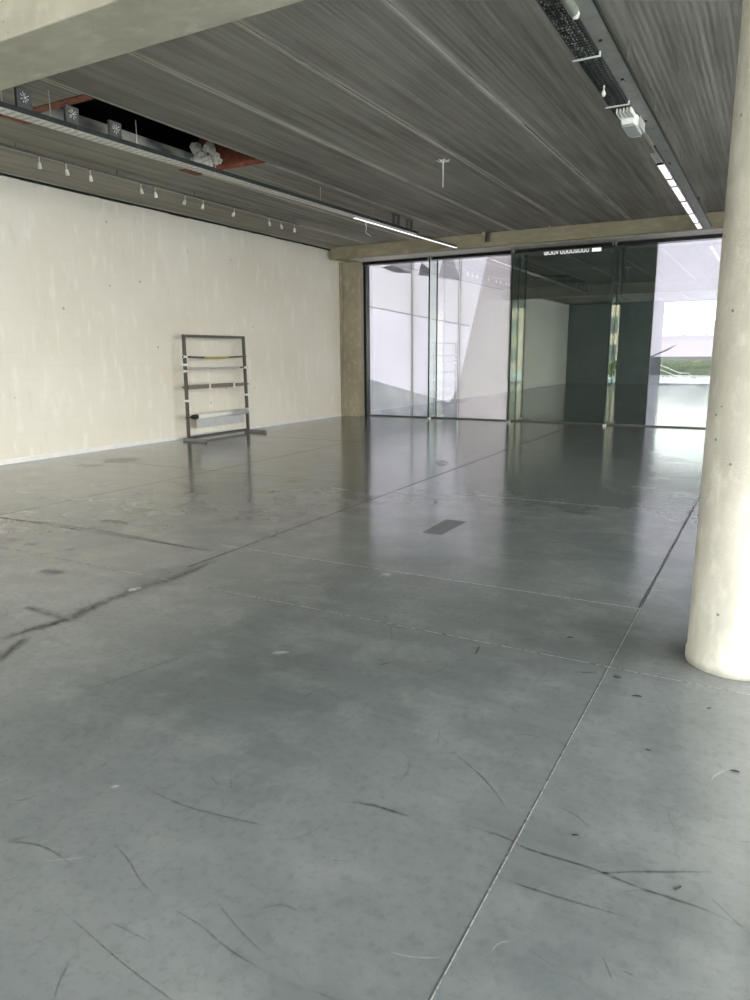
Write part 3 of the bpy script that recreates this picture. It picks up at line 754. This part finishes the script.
# ------------------------------------------------------------------ standing metal rack by the white wall
rx = -9.80; ya, yb = 10.18, 11.98
t = thing('metal_rack', (rx,(ya+yb)/2,0), 'upright grey metal tube rack with crossbars and a white roller standing by the white wall', 'rack')
def post(y, yt):
    m = MB(); s = .025
    m.v += []; z0, z1 = .04, 2.0
    P0 = [(rx-s,y-s,z0),(rx+s,y-s,z0),(rx+s,y+s,z0),(rx-s,y+s,z0)]; P1 = [(a, b_+yt-y, z1) for a,b_,_ in P0]
    m.poly(P0[::-1]); m.poly(P1)
    for i in range(4): m.poly([P0[i],P0[(i+1)%4],P1[(i+1)%4],P1[i]])
    m.build('post', M['tube_grey'], t)
post(ya, ya+.02); post(yb, yb-.04)
def at(f): return ya+.02*f, yb-.04*f
def bar(name, z, r, mat, a=0, b=1, square=False, sag=0, dx=0):
    y0, y1 = at(z/2); A = y0+(y1-y0)*a; B = y0+(y1-y0)*b; m = MB()
    if square: m.box(rx-r+dx, rx+r+dx, A, B, z-r, z+r)
    else: m.tube([(rx+dx, A+(B-A)*k/8, z-sag*math.sin(PI*k/8)) for k in range(9)], r, 10)
    return m.build(name, mat, t)
bar('top_rail', 1.985, .026, M['tube_grey'], -.01, 1.01, True)
bar('bottom_rail', .055, .026, M['tube_grey'], 0, 1, True)
bar('crossbar', 1.60, .018, M['tube_grey'], -.03, 1.03, False, .02)
m = MB(); y0, y1 = at(.8); 
m.tube([(rx+.012, y0+(y1-y0)*(.3+.4*k/6), 1.582-.01*math.sin(PI*k/6)) for k in range(7)], .022, 8); m.build('strap', M['yellow'], t)
bar('crossbar', 1.375, .022, M['roll_glass'], 0, .9)
bar('crossbar', 1.375, .018, M['tube_grey'], .88, 1.05)
m = MB(); m.box(rx-.012, rx+.012, ya+.07, ya+1.36, .985, 1.065); m.box(rx-.012, rx+.012, ya+1.46, yb-.08, .99, 1.055); m.build('flat_bar', M['plank'], t)
bar('crossbar', 1.025, .018, M['tube_grey'], -.04, 1.06, False, 0, -.02)
for y in (ya+.66, ya+1.40): 
    m = MB(); m.box(rx-.02, rx+.022, y-.02, y+.02, .97, 1.07); m.build('clip', M['white_plastic'], t)
m = MB(); m.tube([(rx+.01, ya+.25, .45), (rx+.01, yb-.03, .45)], .055, 18); rl = m.build('roller', M['roll_white'], t)
m = MB(); m.tube([(rx+.01, ya-.06, .45), (rx+.01, ya+.25, .45)], .014, 10); m.tube([(rx+.01,ya+.10,.45),(rx+.01,ya+.15,.45),(rx+.01,ya+.25,.45)], [.03,.048,.048], 16); m.build('crank_knob', M['black'], t)
m = MB(); m.box(rx-.02, rx-.012, ya+.25, yb-.1, .22, .44); m.build('hanging_sheet', M['roll_glass'], t)
for y, z in ((ya,1.60),(ya,1.45),(ya,1.33),(ya,.77),(yb,1.37),(yb,.80),(yb,.50)):
    y0, y1 = at(z/2); yy = y0 if y == ya else y1
    m = MB(); m.box(rx-.04, rx+.045, yy-.045, yy+.04, z-.022, z+.022); m.build('clamp', M['white_plastic'], t, bevel=.005)
for y in (ya-.03, yb+.02):
    m = MB(); m.box(rx-.10, rx+.47, y-.03, y+.03, .0, .055); m.build('foot', M['foot'], t, bevel=.006)

# ------------------------------------------------------------------ bits of dry leaf on the floor
LV = [(-.889,3.884,.022,.4,'between the two pale floor joints, left of the column'), (-.431,3.316,.028,.2,'just below the joint crossing near the column'),
      (-.113,2.082,.016,1.0,'on the slanting scratch at lower right'), (.008,2.851,.020,.1,'at the right edge below the column'),
      (-.312,2.848,.016,0,'right of the long joint, halfway down'), (-.447,2.177,.012,.5,'close right of the long joint, near the long scratch'),
      (-.122,3.351,.014,.8,'just under the column foot')]
for i, (x, y, s, a, lb) in enumerate(LV):
    bm = bmesh.new(); N = 8; rr_ = random.Random(i)
    ring = []
    for k in range(N):
        th = 2*PI*k/N; r = s*rr_.uniform(.75,1.1); ring.append(bm.verts.new((r*math.cos(th), r*.26*math.sin(th), .002+abs(math.sin(th))*s*.18)))
    c0 = bm.verts.new((0,0,.0015))
    for k in range(N): bm.faces.new((c0, ring[k], ring[(k+1)%N]))
    me = bpy.data.meshes.new('dry_leaf'); bm.to_mesh(me); bm.free(); me.materials.append(M['leaf'])
    o = bpy.data.objects.new('dry_leaf', me); COL.objects.link(o); o.location = (x,y,.0015); o.rotation_euler = (0,0,a)
    md = o.modifiers.new('thick', 'SOLIDIFY'); md.thickness = .0012
    tag(o, 'small dark scrap of dry leaf ' + lb, 'leaf scrap', 'dry leaf scraps on the floor')

# ------------------------------------------------------------------ outside: ground, hedge, railing, buildings (seen mirrored in the glass)
t = NT('outside_paving'); gn = t.noise(1.5, 5, .6)
pav = t.done(t.bsdf(t.mix(gn, (.42,.41,.39), (.58,.57,.55)), .8))
g = MB(); g.box(-60, 60, -70, YB-.3, -.10, -.02); g.box(XR, 60, YB-.3, 17.05, -.10, -.02); g.box(-60, 60, 17.05, 60, -.10, -.02)
tag(g.build('pavement', pav), kind='structure')
lg = NT('hedge_leaves'); ln = lg.noise(6, 4, .6)
LEAF = lg.done(lg.bsdf(lg.mix(lg.ramp(ln, [(.3,0.0),(.7,1.0)]), (.035,.07,.01), (.17,.21,.02)), .6))
def hedge(x0, x1, y, h, n, label, seed):
    r = random.Random(seed); mb = MB()
    for i in range(n):
        u = r.random(); c0 = Vector((x0+(x1-x0)*r.random(), y+r.uniform(-.5,.5), h*(.05+.95*u**.7)*(.9+.1*math.sin(i))))
        d = Vector((r.uniform(-1,1), r.uniform(-1,1), r.uniform(-.2,1))).normalized(); s = d.cross(Vector((r.uniform(-1,1),r.uniform(-1,1),r.uniform(-1,1)))).normalized()
        l = r.uniform(.10,.2); mb.poly([c0, c0+d*l*.5+s*l*.25, c0+d*l, c0+d*l*.5-s*l*.25])
    tag(mb.build('hedge', LEAF, origin=((x0+x1)/2, y, 0)), label, 'hedge')
hedge(-9.5, 3, -14.2, 1.15, 9000, 'low yellow-green hedge outside, mirrored in the pane beside the column', 1)
t = thing('handrail', (-5.6,-12.4,0), 'sloping pale metal handrail outside in front of the hedge, mirrored in the pane', 'handrail')
m = MB(); m.tube([(-6.8,-12.4,1.25),(-4.9,-12.4,.45),(-4.4,-12.4,.45)], .03, 8); m.tube([(-6.8,-12.5,.95),(-4.9,-12.5,.2)], .025, 8); m.build('rail', M['pale_buff'], t)
for x, z in ((-6.8,1.25),(-4.9,.45),(-4.4,.45)):
    m = MB(); m.tube([(x,-12.4,-.02),(x,-12.4,z)], .025, 8); m.build('rail_post', M['pale_buff'], t)
t = thing('shop_canopy', (-5,-26,0), 'low pale building with a flat roof beyond the hedge, mirrored in the pane', 'building')
m = MB(); m.box(-14,-1,-30,-26.5,-.02,2.8); m.build('wall', simple('pale_pink_render', (.09,.06,.055), .8), t)
m = MB(); m.box(-14.2,-.8,-30.2,-26.2,2.8,2.93); m.build('roof', simple('pale_roof', (.03,.03,.03), .7), t)
m = MB(); m.box(-11,-9,-26.5,-26.44,.2,1.3); m.box(-8,-6,-26.5,-26.44,.2,1.3); m.box(-5,-3,-26.5,-26.44,.2,1.3); m.build('window', M['tube_grey'], t)
o = text_mesh('PLANET', 1.5, .06, 'roof_letters', simple('tan_letters', (.05,.035,.02), .6), (-7.0,-26.3,2.93), (PI/2,0,0), 3.0)
tag(o, 'row of tan capital letters on the low building roof, mirrored in the pane', 'sign letters')
def building(x0, x1, y, d, h, cols, rows, col, label):
    t = thing('office_building', ((x0+x1)/2, y, 0), label, 'building')
    m = MB(); m.box(x0, x1, y-d, y, -.02, h); m.build('wall', col, t)
    for i in range(cols):
        for j in range(rows):
            cx_ = x0+(x1-x0)*(i+.5)/cols; z = 1.0+(h-1.2)*j/rows; m = MB(); w_ = (x1-x0)/cols*.28
            m.box(cx_-w_, cx_+w_, y-.02, y+.03, z, z+(h/rows)*.5); m.build('window', M['box_grey'], t)
building(1, 20, -34, 8, 8.5, 8, 3, simple('pale_brick', (.55,.42,.30), .85, 0, .2, 5), 'pale brick building far behind the viewer, glimpsed in the glass fins')

# ------------------------------------------------------------------ camera, light, world
cam = bpy.data.cameras.new('camera'); co = bpy.data.objects.new('camera', cam); COL.objects.link(co)
R = Vector((0.87391048,  0.48604179, -0.00662284)); U = Vector((-0.09169149,  0.17821228,  0.9797107)); F = Vector((-0.47736061,  0.85557218, -0.20030748))
mw = Matrix((R, U, -F)).transposed().to_4x4(); mw.translation = (0,0,1.6); co.matrix_world = mw
cam.sensor_fit = 'VERTICAL'; cam.sensor_height = 36; cam.sensor_width = 27; cam.lens = 707.154*36/1000
cam.clip_start = .05; cam.clip_end = 300
SC.camera = co

sun = bpy.data.lights.new('sun', 'SUN'); sun.energy = 6.0; sun.angle = math.radians(1.5); sun.color = (1,.97,.93)
so = bpy.data.objects.new('sun', sun); COL.objects.link(so)
sd = Vector((-.22, .80, .62)).normalized()             # direction towards the sun: beyond the glass front
so.rotation_euler = sd.to_track_quat('Z', 'Y').to_euler()
def portal(name, loc, rot, sx, sy):
    l = bpy.data.lights.new(name, 'AREA'); l.shape = 'RECTANGLE'; l.size = sx; l.size_y = sy; l.cycles.is_portal = True
    o = bpy.data.objects.new(name, l); COL.objects.link(o); o.location = loc; o.rotation_euler = rot
portal('portal_back', ((-5.3+XR)/2, YB-.25, 2.1), (PI/2, 0, PI), XR+5.3, 4.2)
portal('portal_right', (XR+.35, (YB+9.5)/2, 2.1), (PI/2, 0, -PI/2), 9.5-YB, 4.2)

w = bpy.data.worlds.new('world'); SC.world = w; w.use_nodes = True; nt = w.node_tree; nt.nodes.clear()
tc = nt.nodes.new('ShaderNodeTexCoord'); sx = nt.nodes.new('ShaderNodeSeparateXYZ'); rp = nt.nodes.new('ShaderNodeValToRGB')
nt.links.new(tc.outputs['Generated'], sx.inputs[0]); nt.links.new(sx.outputs[2], rp.inputs[0])
e = rp.color_ramp.elements; e[0].position = 0; e[0].color = (1,.97,.91,1); e[1].position = .6; e[1].color = (.80,.88,1,1)
bg = nt.nodes.new('ShaderNodeBackground'); bg.inputs[1].default_value = 5.0
wo = nt.nodes.new('ShaderNodeOutputWorld'); nt.links.new(rp.outputs[0], bg.inputs[0]); nt.links.new(bg.outputs[0], wo.inputs[0])

vs = SC.view_settings; vs.view_transform = 'Standard'; vs.look = 'None'; vs.gamma = 1; vs.use_curve_mapping = False; vs.exposure = 1.6
SC.cycles.max_bounces = 10; SC.cycles.diffuse_bounces = 5; SC.cycles.glossy_bounces = 5; SC.cycles.transparent_max_bounces = 24
SC.cycles.sample_clamp_indirect = 6; SC.cycles.caustics_reflective = False
